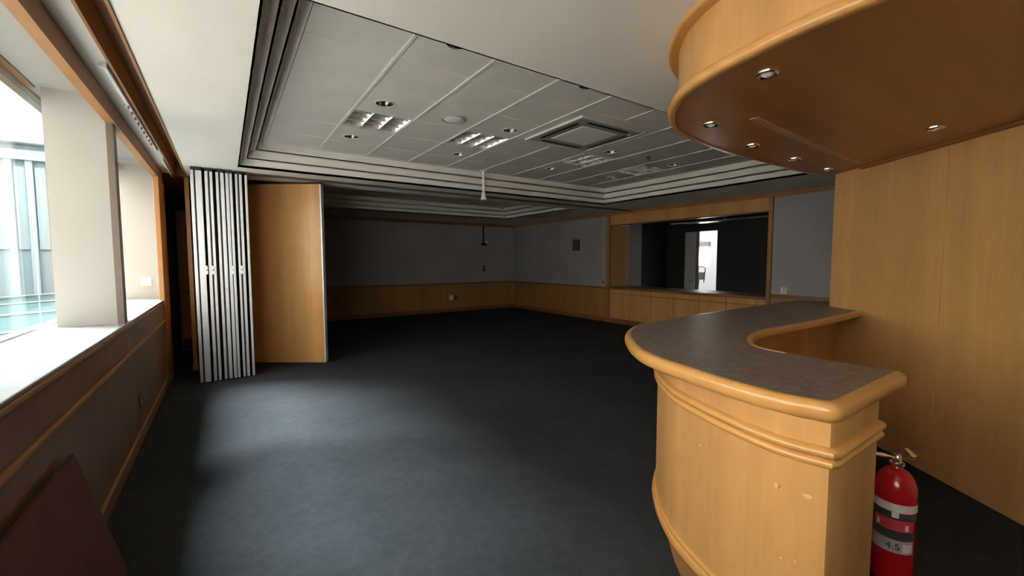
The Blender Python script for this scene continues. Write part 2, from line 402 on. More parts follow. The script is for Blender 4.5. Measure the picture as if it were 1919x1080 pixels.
# ceiling air cassette
ax0, ax1, ay0, ay1 = GX[4], GX[6], GY[1], GY[3]
t = thing('air_cassette', 'square grey ceiling air conditioning cassette with dark slots and pale centre panel', 'air conditioner', ((ax0+ax1)/2, (ay0+ay1)/2, ZG))
def frame(o, i, z0, z1):
    (a, b, c, d), (e, f, g, h) = o, i
    return boxes((a, e, c, d, z0, z1), (f, b, c, d, z0, z1), (e, f, c, g, z0, z1), (e, f, h, d, z0, z1))
o0 = (ax0+.004, ax1-.004, ay0+.004, ay1-.004); o1 = (ax0+.14, ax1-.14, ay0+.14, ay1-.14)
obj('surround_panel', frame(o0, o1, ZG-.004, ZG+.01), 'tile', t)
o1b = (o1[0]-.02, o1[1]+.02, o1[2]-.02, o1[3]+.02); o2 = (o1[0]+.09, o1[1]-.09, o1[2]+.09, o1[3]-.09)
obj('rim', frame(o1b, (o1[0]+.012, o1[1]-.012, o1[2]+.012, o1[3]-.012), ZG-.03, ZG-.004), 'cassette_lt', t, bevel=.006)
ci = (o1[0]+.20, o1[1]-.20, o1[2]+.20, o1[3]-.20)
obj('fascia', frame((o1[0]+.012, o1[1]-.012, o1[2]+.012, o1[3]-.012), ci, ZG-.022, ZG), 'cassette', t)
for s in range(4):
    if s < 2: x = (o1[0]+.075, o1[0]+.115) if s == 0 else (o1[1]-.115, o1[1]-.075); b_ = (*x, o1[2]+.17, o1[3]-.17, ZG-.025, ZG-.0215)
    else: y = (o1[2]+.075, o1[2]+.115) if s == 2 else (o1[3]-.115, o1[3]-.075); b_ = (o1[0]+.17, o1[1]-.17, *y, ZG-.025, ZG-.0215)
    obj('air_slot', boxes(b_), 'black', t)
obj('centre_panel', boxes((ci[0]+.008, ci[1]-.008, ci[2]+.008, ci[3]-.008, ZG-.026, ZG-.006)), 'bright', t, bevel=.006)
obj('status_lens', boxes((o1[1]-.10, o1[1]-.07, o1[2]+.12, o1[2]+.16, ZG-.026, ZG-.0215)), 'white', t)

# hanging pole near the far edge of the coffer, linear diffuser in the far soffit
t = thing('ceiling_pole', 'white pole hanging from the ceiling at the far edge of the coffer', 'pole', (3.64, 6.21, 2.62))
obj('tube', tubes([(3.64, 6.19, ZG+.0), (3.64, 6.19, 2.66)], .026, 14), 'white', t, True)
obj('end_cup', lathes([(.026, .10), (.034, .06), (.05, .0), (.05, -.02), (.0, -.02)], (3.64, 6.19, 2.64), 18), 'white', t, True)
obj('ceiling_plate', lathes([(.06, 0), (.06, -.012), (.026, -.018)], (3.64, 6.19, ZG), 18), 'white', t, True)
t = thing('linear_diffuser', 'long black slot air diffuser in the far ceiling border', 'air vent', (7.22, 8.85, ZS))
obj('slot', boxes((7.16, 7.27, 8.0, 9.68, ZS-.006, ZS-.001)), 'black', t)
obj('flange', frame((7.145, 7.285, 7.985, 9.695), (7.16, 7.27, 8.0, 9.68), ZS-.009, ZS), 'trim', t)
for k in (1, 2): obj('vane', boxes((7.16+.11*k/3-.003, 7.16+.11*k/3+.003, 8.0, 9.68, ZS-.009, ZS-.006)), 'darkgrey', t)

# ------------------------------------------------------------------ left wall, window recess
ZSILL, ZHEAD = 1.11, 2.66
Y1, Y2 = 4.47, 4.74            # pier
YE = 7.38                      # end of the recess
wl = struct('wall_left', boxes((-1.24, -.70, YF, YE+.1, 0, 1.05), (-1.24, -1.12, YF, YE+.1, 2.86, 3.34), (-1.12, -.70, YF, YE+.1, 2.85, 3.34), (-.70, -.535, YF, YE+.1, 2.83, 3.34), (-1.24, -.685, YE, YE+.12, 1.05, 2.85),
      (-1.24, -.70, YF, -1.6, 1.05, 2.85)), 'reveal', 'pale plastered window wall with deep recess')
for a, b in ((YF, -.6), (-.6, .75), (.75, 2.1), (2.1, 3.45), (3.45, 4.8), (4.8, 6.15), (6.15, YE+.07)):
    obj('apron_panel', boxes((-.70, XL, a+.002, b-.002, .862, 1.075)), 'dado_left_shade', wl)
    obj('dado_panel', boxes((-.70, XL, a+.002, b-.002, .115, .845)), 'dado_left_shade', wl)
obj('sill_nosing', boxes((-.70, -.655, YF, YE, 1.062, 1.088)), 'trim', wl, bevel=.006)
struct('trim_1', boxes((XL-.01, XL+.02, YF, YE+.05, .838, .866)), 'trim', 'thin timber dado rail under the window sill', bevel=.008)
struct('baseboard_left', boxes((XL-.01, XL+.012, YF, YE+.05, 0, .10), (XL-.01, XL+.02, YF, YE+.05, .10, .118)), 'trim', 'timber baseboard under the windows', bevel=.004)
struct('window_sill', boxes((-1.2, -.66, YF, YE, 1.085, ZSILL)), 'sill', 'glossy cream stone window sill', bevel=.006)
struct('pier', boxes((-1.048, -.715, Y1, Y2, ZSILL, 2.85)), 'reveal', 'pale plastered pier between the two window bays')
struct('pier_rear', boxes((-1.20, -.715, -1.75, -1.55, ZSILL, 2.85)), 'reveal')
struct('trim_2', boxes((-.715, -.655, YF, YE+.05, ZHEAD, 2.80)), 'trim', 'brown timber window head above the openings')
struct('trim_3', boxes((-.712, -.672, Y1-.012, Y1+.10, ZSILL, ZHEAD)), 'mullion', 'dark brown mullion on the inner edge of the pier')
struct('trim_4', boxes((-.70, -.645, 6.87, YE+.08, 0, ZHEAD)), 'trim', 'wide brown timber post closing the window wall', bevel=.006)
# blind slot strip and window frame
struct('trim_5', boxes((-1.118, -1.072, YF, Y1, 2.838, 2.852)), 'rail', 'brown blind slot above the window')
w1 = struct('window_1', boxes((-1.20, -1.13, YF, YE, 2.745, 2.85), (-1.20, -1.14, YF, YE, ZSILL, ZSILL+.012)), 'white', 'white framed window with pale tinted glass')
obj('frame_bead', boxes((-1.13, -1.122, YF, YE, 2.79, 2.797)), 'cassette', w1)
for a, b in ((-1.55, 1.4), (1.4, 4.6), (4.6, YE)):
    obj('window_pane', boxes((-1.166, -1.158, a, b, ZSILL+.008, 2.75)), 'glass', w1)
# window latches
for z in (2.27, 1.29):
    t = thing('window_latch', 'small dark latch on the '+('upper' if z > 2 else 'lower')+' part of the brown mullion', 'latch', (-.69, Y1+.10, z), 'window latches')
    obj('plate', boxes((-.70, -.675, Y1+.10, Y1+.106, z-.03, z+.03)), 'darkgrey', t); obj('lever', boxes((-.715, -.70, Y1+.10, Y1+.15, z-.012, z+.004)), 'darkgrey', t, bevel=.003)
t = thing('wall_socket', 'cream socket plate on the far window reveal above the sill', 'socket', (-.87, YE-.004, 1.33))
obj('plate', boxes((-.93, -.82, YE-.008, YE, 1.275, 1.385)), 'cream', t, bevel=.003); obj('switch_rocker', boxes((-.89, -.86, YE-.012, YE-.008, 1.31, 1.35)), 'white', t, bevel=.001)
# curtain slot along the ceiling
struct('trim_6', boxes((-.67, -.535, YF, YE+.1, 2.80, 2.83)), 'plaster', 'cream strip beside the curtain slot')
struct('trim_7', boxes((-.415, -.40, YF, 7.6, 2.80, 2.97)), 'trim', 'brown timber edge of the curtain slot')
struct('trim_8', boxes((-.535, -.52, YF, 7.6, 2.785, 2.97)), 'trim', 'brown timber lip of the curtain slot')
struct('trim_9', boxes((-.52, -.415, YF, 7.6, 2.95, 2.97)), 'rail', 'dark back of the curtain slot')
t = thing('curtain_rail', 'white curtain rail along the window side of the ceiling', 'curtain rail', (-.56, 5.5, 2.77))
for a, b in ((3.55, 5.9), (6.4, 7.55)): obj('track', boxes((-.567, -.545, a, b, 2.765, 2.80)), 'white', t, bevel=.004)
for y in (3.56, 4.35, 4.95, 5.85): obj('bracket', boxes((-.585, -.545, y, y+.05, 2.775, 2.802)), 'alu', t, bevel=.003)
for k in range(9): obj('glider', boxes((-.561, -.551, 4.3+.15*k, 4.33+.15*k, 2.748, 2.765)), 'trim', t)

# leaning board
bm = bmesh.new()
A = Vector((XL+.022, 2.80, .68)); B = Vector((-.495, 2.86, .0)); L = Vector((0, -1.25, 0)); th = Vector((.016, 0, .004))
v = [bm.verts.new(p) for p in (A, B, B+L, A+L, A+th, B+th, B+L+th, A+L+th)]
for f in ((0, 1, 2, 3), (4, 7, 6, 5), (0, 4, 5, 1), (1, 5, 6, 2), (2, 6, 7, 3), (3, 7, 4, 0)): bm.faces.new([v[i] for i in f])
tag(obj('leaning_board', bm, 'board'), 'dark maroon board leaning against the timber wall under the window', 'board')
t = thing('wall_outlet', 'small dark power outlet low on the timber wall under the window', 'outlet', (XL+.003, 4.9, .36))
obj('plate', boxes((XL, XL+.008, 4.84, 4.96, .30, .42)), 'mullion', t, bevel=.002); obj('switch_rocker', boxes((XL+.008, XL+.012, 4.88, 4.90, .35, .38)), 'white', t)

# ------------------------------------------------------------------ far room walls
wb = struct('wall_back', boxes((-1.3, 8.4, YB, YB+.2, 0, 3.34)), 'wallpaper', 'grey papered far wall')
x = -1.2
while x < XR-.05:
    obj('dado_panel', boxes((x+.002, min(x+1.2, XR)-.002, YB-.018, YB, .10, .86)), 'dado', wb); x += 1.2
struct('trim_10', boxes((-1.2, XR, YB-.035, YB, .86, .915)), 'rail', 'timber dado rail along the far wall', bevel=.008)
struct('baseboard_back', boxes((-1.2, XR, YB-.028, YB, 0, .12)), 'rail', 'timber baseboard along the far wall', bevel=.006)
struct('trim_11', boxes((-1.2, XR, YB-.035, YB, 2.72, ZS)), 'rail', 'timber picture rail along the far wall')
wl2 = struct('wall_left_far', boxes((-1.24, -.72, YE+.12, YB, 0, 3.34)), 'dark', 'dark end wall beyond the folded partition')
struct('trim_12', boxes((-.80, -.40, 7.6, YB, ZS-.01, 3.34)), 'trim')
t = thing('partition_jamb', 'narrow maple jamb post behind the folded partition stack', 'jamb', (-.44, 7.66, 0))
obj('post', boxes((-.437, -.385, 7.64, 7.70, 0, ZS-.012)), 'maple', t, bevel=.004)
obj('base_block', boxes((-.442, -.38, 7.632, 7.70, 0, .10)), 'maple', t, bevel=.003)
t = thing('side_door', 'maple door leaf standing ajar in the dark gap beside the partition', 'door', (-.45, 9.4, 0))
obj('leaf', boxes((-.68, -.10, 9.40, 9.44, .01, 2.50)), 'maple', t, bevel=.003)
obj('kick_plate', boxes((-.66, -.12, 9.392, 9.40, .03, .22)), 'maroon', t)
obj('handle', tubes([(-.62, 9.40, 1.05), (-.62, 9.34, 1.05), (-.52, 9.34, 1.05)], .011, 8), 'chrome', t, True)
t = thing('wall_bracket', 'black conduit and bracket hanging down the far wall', 'bracket', (7.0, YB, 2.1))
obj('conduit', boxes((6.975, 7.025, YB-.03, YB, 2.16, 2.72)), 'black', t, bevel=.004)
obj('bracket_box', boxes((6.92, 7.09, YB-.06, YB, 2.10, 2.17)), 'black', t, bevel=.006)
obj('clip', boxes((7.06, 7.15, YB-.05, YB, 2.17, 2.25)), 'cassette_lt', t, bevel=.004)
t = thing('cable_plate', 'small black cable plate on the far wall below the conduit', 'plate', (7.01, YB, 1.35))
obj('plate', boxes((6.975, 7.045, YB-.02, YB, 1.26, 1.36)), 'black', t, bevel=.004); obj('lug', boxes((6.99, 7.03, YB-.03, YB-.002, 1.37, 1.45)), 'black', t, bevel=.004)
t = thing('power_socket', 'white power socket low on the far timber dado', 'socket', (5.82, YB-.018, .45))
obj('plate', boxes((5.75, 5.89, YB-.028, YB-.018, .38, .52)), 'white', t, bevel=.003); obj('switch_rocker', boxes((5.78, 5.81, YB-.033, YB-.028, .46, .49)), 'cassette', t)
t = thing('data_socket', 'dark brown data socket beside the white socket on the far dado', 'socket', (5.97, YB-.018, .45))
obj('plate', boxes((5.905, 6.03, YB-.028, YB-.018, .385, .515)), 'mullion', t, bevel=.003); obj('port', boxes((5.95, 5.985, YB-.033, YB-.028, .43, .46)), 'black', t)

# ------------------------------------------------------------------ right wall with serving hatch
HY0, HY1, HZ0, HZ1 = 3.74, 7.54, .93, 2.50
wr = struct('wall_right', boxes((XR, XR+.16, YF, HY0, 0, 3.34), (XR, XR+.16, HY1, YB, 0, 3.34), (XR, XR+.16, HY0, HY1, 0, HZ0-.04), (XR, XR+.16, HY0, HY1, HZ1, 3.34)), 'wallpaper', 'grey papered right wall around the serving hatch')
ys = [7.66, 8.74, 9.81, 10.88, YB-.02]
for a, b in zip(ys, ys[1:]): obj('dado_panel', boxes((XR-.018, XR, a+.002, b-.002, .10, .86)), 'dado', wr)
for a, b in ((.4, 1.5), (1.5, 2.6), (2.6, 3.66)): obj('dado_panel', boxes((XR-.018, XR, a+.002, b-.002, .10, .93)), 'dado', wr)
obj('paper_joint', boxes((XR-.002, XR, 7.80, 7.806, .92, 2.72)), 'white', wr)
struct('trim_13', boxes((XR-.035, XR, 7.66, YB, .86, .915)), 'rail', 'timber dado rail along the right wall', bevel=.008)
struct('trim_14', boxes((XR-.035, XR, .3, 3.66, .93, .985)), 'rail', 'timber dado rail right of the hatch', bevel=.008)
struct('baseboard_right', boxes((XR-.028, XR, .3, YB, 0, .12)), 'rail', 'timber baseboard along the right wall', bevel=.006)
struct('trim_15', boxes((XR-.035, XR, .2, YB, 2.735, ZS)), 'trim', 'timber picture rail along the right wall')
t = thing('serving_hatch', 'maple framed serving hatch with dark opening in the right wall', 'serving hatch', (XR, (HY0+HY1)/2, 0))
obj('header_panel', boxes((XR-.03, XR, HY0, HY1, HZ1, 2.735)), 'maple_wall', t, bevel=.003)
obj('header_edge', boxes((XR-.04, XR+.1, HY0, HY1, HZ1-.025, HZ1)), 'rail', t)
for a, b in ((HY0-.07, HY0), (HY1, HY1+.10)): obj('jamb', boxes((XR-.045, XR+.02, a, b, 0, 2.735)), 'trim', t, bevel=.006)
obj('reveal_lining', boxes((XR, XR+.70, HY1-.004, HY1+.03, HZ0, HZ1)), 'maple_wall', t)
obj('reveal_lining', boxes((XR, XR+.16, HY0-.03, HY0+.004, HZ0, HZ1)), 'maple_wall', t)
obj('hatch_counter', boxes((XR-.06, XR+.75, HY0, HY1, HZ0-.05, HZ0)), M['laminate'], t, bevel=.006)
obj('counter_edge', boxes((XR-.075, XR-.06, HY0, HY1, HZ0-.055, HZ0)), 'rail', t, bevel=.004)
ds = [HY1, 6.88, 6.27, 5.66, 5.06, 4.48, 3.90, HY0]
for b, a in zip(ds, ds[1:]):
    d = obj('drawer_front', boxes((XR-.03, XR-.008, a+.006, b-.006, .765, .868)), 'maple_wall', t, bevel=.003)
    p = obj('base_panel', boxes((XR-.026, XR-.006, a+.006, b-.006, .13, .75)), 'maple_wall', t, bevel=.003)
obj('backing', boxes((XR-.01, XR, HY0, HY1, .12, .88)), 'rail', t)
# servery behind the hatch (dark) and the bright room seen through its doorway
XS = 10.6
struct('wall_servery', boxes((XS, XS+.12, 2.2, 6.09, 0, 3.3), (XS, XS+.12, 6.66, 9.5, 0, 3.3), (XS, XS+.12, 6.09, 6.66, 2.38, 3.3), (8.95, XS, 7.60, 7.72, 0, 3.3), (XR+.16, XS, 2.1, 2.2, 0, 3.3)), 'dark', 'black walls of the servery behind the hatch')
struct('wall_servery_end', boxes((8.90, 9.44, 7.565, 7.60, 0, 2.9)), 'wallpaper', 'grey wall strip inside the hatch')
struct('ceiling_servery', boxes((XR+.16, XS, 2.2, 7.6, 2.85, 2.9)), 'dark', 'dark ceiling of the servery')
struct('floor_servery', boxes((8.4, 14.5, 2.2, 10.6, -.12, 0)), 'farfloor', 'pale vinyl floor beyond the hatch')
t = thing('servery_door', 'grey door leaf beside the bright doorway behind the hatch', 'door', (XS-.05, 6.82, 0))
obj('leaf', boxes((XS-.05, XS-.01, 6.67, 6.98, .01, 2.37)), 'wallpaper', t, bevel=.003); obj('handle', tubes([(XS-.05, 6.72, 1.05), (XS-.09, 6.72, 1.05), (XS-.09, 6.82, 1.05)], .01, 8), 'chrome', t, True)
t = thing('steel_shelf', 'stainless steel shelf catching light at the top of the hatch', 'shelf', (9.5, 5.3, 2.5))
obj('shelf_board', boxes((9.35, 9.65, 4.0, 6.6, 2.50, 2.53)), 'steel', t, bevel=.004)
for y in (4.1, 5.3, 6.5): obj('hanger_rod', tubes([(9.5, y, 2.53), (9.5, y, 2.86)], .008, 8), 'steel', t)
X2 = 14.0
struct('wall_back_room', boxes((X2, X2+.15, 4.5, 8.32, 0, 3.3), (X2, X2+.15, 8.95, 10.6, 0, 3.3), (X2, X2+.15, 8.32, 8.95, 0, 1.36), (X2, X2+.15, 8.32, 8.95, 2.10, 3.3), (XS+.12, X2, 10.5, 10.6, 0, 3.3), (XS+.12, X2, 4.5, 4.6, 0, 3.3)), 'white', 'pale walls of the bright room seen through the hatch')
w2 = struct('window_2', boxes((X2+.03, X2+.08, 8.32, 8.36, 1.36, 2.10), (X2+.03, X2+.08, 8.91, 8.95, 1.36, 2.10), (X2+.03, X2+.08, 8.36, 8.91, 1.36, 1.40), (X2+.03, X2+.08, 8.36, 8.91, 2.06, 2.10)), 'white', 'bright window in the room beyond the hatch')
obj('window_pane', boxes((X2+.05, X2+.056, 8.36, 8.91, 1.40, 2.06)), 'glass', w2)
t = thing('roller_blind', 'pale rolled blind above the window seen through the hatch', 'blind', (X2-.05, 8.6, 2.1))
obj('roll', boxes((X2-.10, X2, 8.28, 9.1, 2.10, 2.26)), 'greylab', t, bevel=.02); obj('bottom_bar', boxes((X2-.06, X2-.04, 8.30, 9.08, 2.08, 2.10)), 'white', t)
t = thing('ceiling_lamp_panel', 'glowing ceiling panel in the room seen through the hatch', 'ceiling light', (12.4, 7.6, 3.0))
em = NT('lit_lamp_panel'); em.b.inputs['Emission Color'].default_value = (.9, .95, 1, 1); em.b.inputs['Emission Strength'].default_value = 1.6
obj('diffuser', boxes((11.3, 13.5, 6.6, 9.6, 3.02, 3.04)), em.m, t); obj('frame', frame((11.27, 13.53, 6.57, 9.63), (11.3, 13.5, 6.6, 9.6), 3.01, 3.3), 'white', t)
t = thing('office_chair', 'dark office chair seen through the doorway behind the hatch', 'chair', (12.6, 7.85, 0))
obj('backrest', boxes((12.58, 12.63, 7.62, 8.02, .98, 1.22)), 'darkgrey', t, bevel=.02)
obj('back_frame', tubes([(12.55, 7.62, .9), (12.60, 7.60, 1.33), (12.60, 7.68, 1.40), (12.60, 7.96, 1.40), (12.60, 8.04, 1.33), (12.55, 8.02, .9)], .014, 8), 'black', t, True)
obj('seat', boxes((12.1, 12.56, 7.6, 8.04, .44, .52)), 'darkgrey', t, bevel=.03)
obj('spine', tubes([(12.54, 7.82, .48), (12.60, 7.82, 1.0)], .02, 8), 'black', t, True)
obj('gas_lift', tubes([(12.33, 7.82, .08), (12.33, 7.82, .44)], .03, 10), 'black', t, True)
for k in range(5):
    a = 2*math.pi*k/5; obj('leg', tubes([(12.33, 7.82, .09), (12.33+.28*math.cos(a), 7.82+.28*math.sin(a), .035)], [.025, .03], 8), 'black', t, True)

# small fittings on the right wall
t = thing('wall_plate', 'dark grey rectangular plate on the far right papered wall', 'plate', (XR, 8.83, 2.03))
obj('plate', boxes((XR-.02, XR, 8.69, 8.96, 1.88, 2.19)), 'darkgrey', t, bevel=.006); obj('face', boxes((XR-.024, XR-.02, 8.72, 8.93, 1.91, 2.16)), 'mullion', t, bevel=.002)
t = thing('bar_socket', 'cream socket low on the papered wall right of the hatch', 'socket', (XR, 3.45, 1.06))
obj('plate', boxes((XR-.012, XR, 3.40, 3.51, 1.00, 1.12)), 'cream', t, bevel=.004); obj('plug', boxes((XR-.05, XR-.012, 3.44, 3.48, 1.06, 1.11)), 'white', t, bevel=.006)
t = thing('wall_stop', 'tiny dark fitting low on the papered wall left of the hatch', 'fitting', (XR, 7.78, 1.03))
obj('pin', boxes((XR-.02, XR, 7.76, 7.80, 1.0, 1.07)), 'rail', t, bevel=.003); obj('cap', boxes((XR-.03, XR-.02, 7.77, 7.79, 1.02, 1.05)), 'darkgrey', t, bevel=.002)

# ------------------------------------------------------------------ folded partition
strips = [(-.323, -.290), (-.271, -.205), (-.175, -.142), (-.122, -.093), (-.058, -.029), (-.008, .031), (.047, .082), (.092, .121), (.154, .179), (.200, .231), (.263, .291)]
PZ0, PZ1, PY = .012, 2.775, 6.775
ords = ['leftmost folded partition panel with the widest pale edge strip', 'second folded partition panel from the left in the stack', 'third folded partition panel from the left in the stack',
        'fourth folded partition panel from the left in the stack', 'fifth folded partition panel from the left in the stack', 'rightmost narrow folded partition panel beside the maple leaf']
for k in range(6):
    ss = strips[2*k:2*k+2]; a, b = ss[0][0], ss[-1][1]; y0 = PY+.006*k
    t = thing('partition_panel', ords[k], 'partition panel', ((a+b)/2, y0+.5, 0), 'folded partition panels')
    obj('core', boxes((a+.010, b-.010, y0+.012, y0+.95, PZ0+.01, PZ1)), 'black', t)
    for s, x in ((0, a+.002), (1, b-.002)):
        obj('veneer_face', boxes((x, x+.008, y0+.03, y0+.95, PZ0+.02, PZ1-.01) if s == 0 else (x-.008, x, y0+.03, y0+.95, PZ0+.02, PZ1-.01)), 'maple', t)
    for x0, x1 in ss:
        obj('edge_strip', boxes((x0, x1, y0, y0+.03, PZ0, PZ1-.012)), 'alu', t, bevel=.003)
    obj('top_seal', boxes((a, b, y0+.004, y0+.94, PZ1, ZS-.004)), 'black', t)
    if k in (0, 1, 3, 4):
        hx = (ss[0][1]+ss[1][0])/2 if k else b+.008
        for z in (1.43, 1.49): obj('hinge', boxes((hx-.012, hx+.012, y0-.006, y0+.006, z, z+.05)), 'white', t, bevel=.002)
# swung maple leaf
t = thing('partition_leaf', 'wide maple faced partition leaf standing open beside the stack', 'partition panel', (.8, 7.34, 0), 'folded partition panels')
P0 = Vector((.33, 7.67)); P1 = Vector((1.255, 7.035)); dv = (P1-P0).normalized(); nv = Vector((-dv.y, dv.x))
def leafbox(u0, u1, w0, w1, z0, z1):
    return prisms([tuple(P0+dv*u+nv*w) for u, w in ((u0, w0), (u1, w0), (u1, w1), (u0, w1))], z0, z1)
LL = (P1-P0).length
obj('core', leafbox(0, LL-.02, .006, .074, .015, PZ1), 'black', t)
obj('veneer_face', leafbox(0, LL-.018, 0, .006, .012, PZ1), 'maple', t); obj('veneer_face', leafbox(0, LL-.018, .074, .08, .012, PZ1), 'maple', t)
obj('edge_strip', leafbox(LL-.018, LL, -.001, .032, .012, PZ1), 'alu', t); obj('edge_strip', leafbox(LL-.018, LL, .048, .081, .012, PZ1), 'alu', t)
obj('edge_seal', leafbox(LL-.02, LL-.006, .032, .048, .012, PZ1), 'black', t)
obj('top_seal', leafbox(0, LL-.02, .01, .07, PZ1, ZS-.004), 'black', t)
t = thing('partition_track', 'thin brown ceiling track over the open partition leaf', 'track', (3.5, 7.0, ZS))
obj('channel', boxes((.33, XR, 6.86, 6.90, ZS-.014, ZS), (.33, XR, 6.95, 6.99, ZS-.014, ZS)), 'mullion', t)

# ------------------------------------------------------------------ diagonal maple wall
ang = math.radians(37.3); D = Vector((math.sin(ang), math.cos(ang))); Nn = Vector((D.y, -D.x)); W0 = Vector((4.142, .582))
def wq(s0, s1, t0, t1): return [tuple(W0+D*s+Nn*t_) for s, t_ in ((s0, t0), (s1, t0), (s1, t1), (s0, t1))]
wd = struct('wall_diagonal', prisms(wq(-2.6, 1.366, .016, .13), 0, 3.34), 'plaster', 'diagonal wall behind the bar clad in maple veneer')
for a, b in ((.238, 1.368), (-.98, .234), (-2.2, -.984), (-2.6, -2.204)):
    obj('veneer_panel', prisms(wq(a, b, 0, .016), 0.0, 2.9), 'maple_wall', wd, bevel=.002)
obj('end_cap', prisms(wq(1.366, 1.376, .0, .13), 0, 2.9), 'maple_wall', wd)

# ------------------------------------------------------------------ bar
ZT = 1.14
front = [(1.572, .545), (1.548, .63), (1.547, .74), (1.567, .88), (1.612, 1.065), (1.658, 1.23), (1.722, 1.375), (1.806, 1.5), (1.92, 1.63), (2.045, 1.755), (2.175, 1.855), (2.33, 1.945), (2.5, 2.005), (2.75, 2.04), (3.27, 2.075), (4.04, 2.115), (4.8, 2.15), (5.5, 2.17)]
O = [(2.285, .492), (1.95, .491), (1.64, .490), (1.60, .496), (1.580, .515)]+spline(front, 4)
inner = spline([(4.733, 1.362), (4.2, 1.343), (3.6, 1.338), (3.06, 1.345), (2.84, 1.335), (2.62, 1.28), (2.44, 1.195), (2.33, 1.10), (2.29, .98), (2.275, .8), (2.285, .492)], 4)
bar = thing('bar_counter', 'curved maple bar counter with speckled brown top and rounded timber edge', 'bar counter', (2.3, 1.3, 0))
Oin = offset(O, .034, side=1)
# pick the side that lies inside (towards the middle of the counter)
if (Vector(Oin[10])-Vector((2.6, 1.3))).length > (Vector(O[10])-Vector((2.6, 1.3))).length: SIDE = 1; Oin = offset(O, .034, side=-1)
else: SIDE = -1
tail = [(5.5, 1.66), (5.10, 1.62), (4.985, 1.69), (4.962, 1.664)]
top = obj('counter_top', prisms(Oin[1:]+tail+inner[:-1]+[(2.285, .526)], ZT-.045, ZT), 'laminate', bar)
obj('nosing', sweep(O, bullnose(ZT-.066, ZT+.001, .0, .036, .028), side=SIDE), 'maple_solid', bar, True)
ipath = inner[:34]
IS = 1 if (Vector(offset(ipath, .02, 1)[8]).y < ipath[8][1]) else -1
obj('inner_nosing', sweep(ipath, bullnose(ZT-.05, ZT+.002, .022, .012, .015), side=IS), 'maple_solid', bar, True)
bfront = [(1.580, .535), (1.566, .60), (1.567, .69), (1.615, .88), (1.712, 1.124), (1.80, 1.258), (1.912, 1.388), (2.09, 1.54), (2.38, 1.69), (2.8, 1.78), (3.5, 1.84), (4.4, 1.88), (5.2, 1.91)]
B = [(2.02, .508), (1.80, .508), (1.598, .508), (1.584, .514)]+spline(bfront, 4)
binner = [(5.05, 1.62), (4.97, 1.685), (4.90, 1.575), (3.6, 1.56), (2.9, 1.55), (2.55, 1.49), (2.25, 1.33), (2.07, 1.1), (2.02, .9)]
S2 = SIDE
obj('front_panel', prisms(B+binner, .30, .94), 'maple', bar, True)
obj('frieze_panel', prisms(B+binner, .94, ZT-.064), 'maple', bar, True)
obj('lower_bead', sweep(B, halfround(.928, .962, .021, .01), side=S2), 'maple_solid', bar, True)
obj('upper_bead', sweep(B, halfround(.962, .998, .026, .01), side=S2), 'maple_solid', bar, True)
obj('base_moulding', sweep(B, bullnose(.235, .285, .020, .01, .016), side=S2), 'maple_solid', bar, True)
obj('base_cap', sweep(B, halfround(.285, .306, .012, .01), side=S2), 'maple_solid', bar, True)
kick = offset(B, .075, side=-S2)
obj('kick_board', prisms([(2.02, .583)]+kick[2:]+binner, .0, .30), 'trim', bar, True)
# small pale chips knocked into the curved front
def chip(px, py, w, h):
    d = m3 @ Vector((px-959.5, 540-py, -F_PX)); best = None
    for P, Q in zip(B, B[1:]):
        ex_, ey_ = Q[0]-P[0], Q[1]-P[1]; den = d.x*ey_-d.y*ex_
        if abs(den) < 1e-9: continue
        k = (P[0]*ey_-P[1]*ex_)/den; u = (d.y*P[0]-d.x*P[1])/(-den)
        if k > 0 and 0 <= u <= 1 and (best is None or k < best[0]): best = (k, Vector((ex_, ey_, 0)).normalized())
    k, tg = best; c_ = d*k+Vector((0, 0, EYE)); n_ = Vector((-tg.y, tg.x, 0)); n_ = n_ if n_.dot(d) < 0 else -n_
    bm = bmesh.new(); ring = [bm.verts.new(c_+n_*.0006+tg*w*math.cos(t)*(1+.3*math.sin(3*t))+Vector((0, 0, h*math.sin(t)))) for t in [2*math.pi*i/10 for i in range(10)]]
    cv = bm.verts.new(c_+n_*.0016)
    for i in range(10): bm.faces.new((ring[i], ring[(i+1) % 10], cv))
    obj('veneer_chip', bm, 'chip', bar)
for a_ in ((1312, 835, .006, .006), (1455, 911, .008, .010), (1513, 931, .014, .008), (1464, 1047, .005, .005), (1490, 1053, .004, .005)): chip(*a_)

# ------------------------------------------------------------------ canopy over the bar
ZC = 2.43
cf = [(1.80, -1.3), (1.775, -.4), (1.757, .3), (1.748, .62), (1.762, .79), (1.788, .92), (1.825, 1.08), (1.872, 1.215), (1.945, 1.345), (2.035, 1.45), (2.155, 1.56), (2.35, 1.675), (2.6, 1.755), (2.98, 1.81), (3.39, 1.825), (3.97, 1.825), (4.5, 1.825), (4.80, 1.815)]
Cn = spline(cf, 4)
wallq = lambda s: tuple(W0+D*s)
can = thing('bar_canopy', 'curved maple canopy hanging over the bar with dark veneered underside', 'canopy', (2.9, .9, ZC))
Cs = 1 if Vector(offset(Cn, .1, 1)[20]).x < Cn[20][0] else -1
def cpoly(ins): return offset(Cn, ins, side=-Cs)+[tuple(Vector(wallq(1.33))-Nn*.004+Vector((0, .02))), tuple(Vector(wallq(-2.37))-Nn*.004)]
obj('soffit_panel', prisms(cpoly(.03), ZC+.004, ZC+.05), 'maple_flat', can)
obj('lower_edge', sweep(Cn, bullnose(ZC, ZC+.052, .0, .04, .022), side=Cs), 'maple_solid', can, True)
obj('fascia', prisms(cpoly(.055), ZC+.05, ZS-.004), 'maple', can, True)
obj('lower_bead', sweep(offset(Cn, .055, side=-Cs), halfround(ZC+.05, ZC+.075, .018, .005), side=Cs), 'maple_solid', can, True)
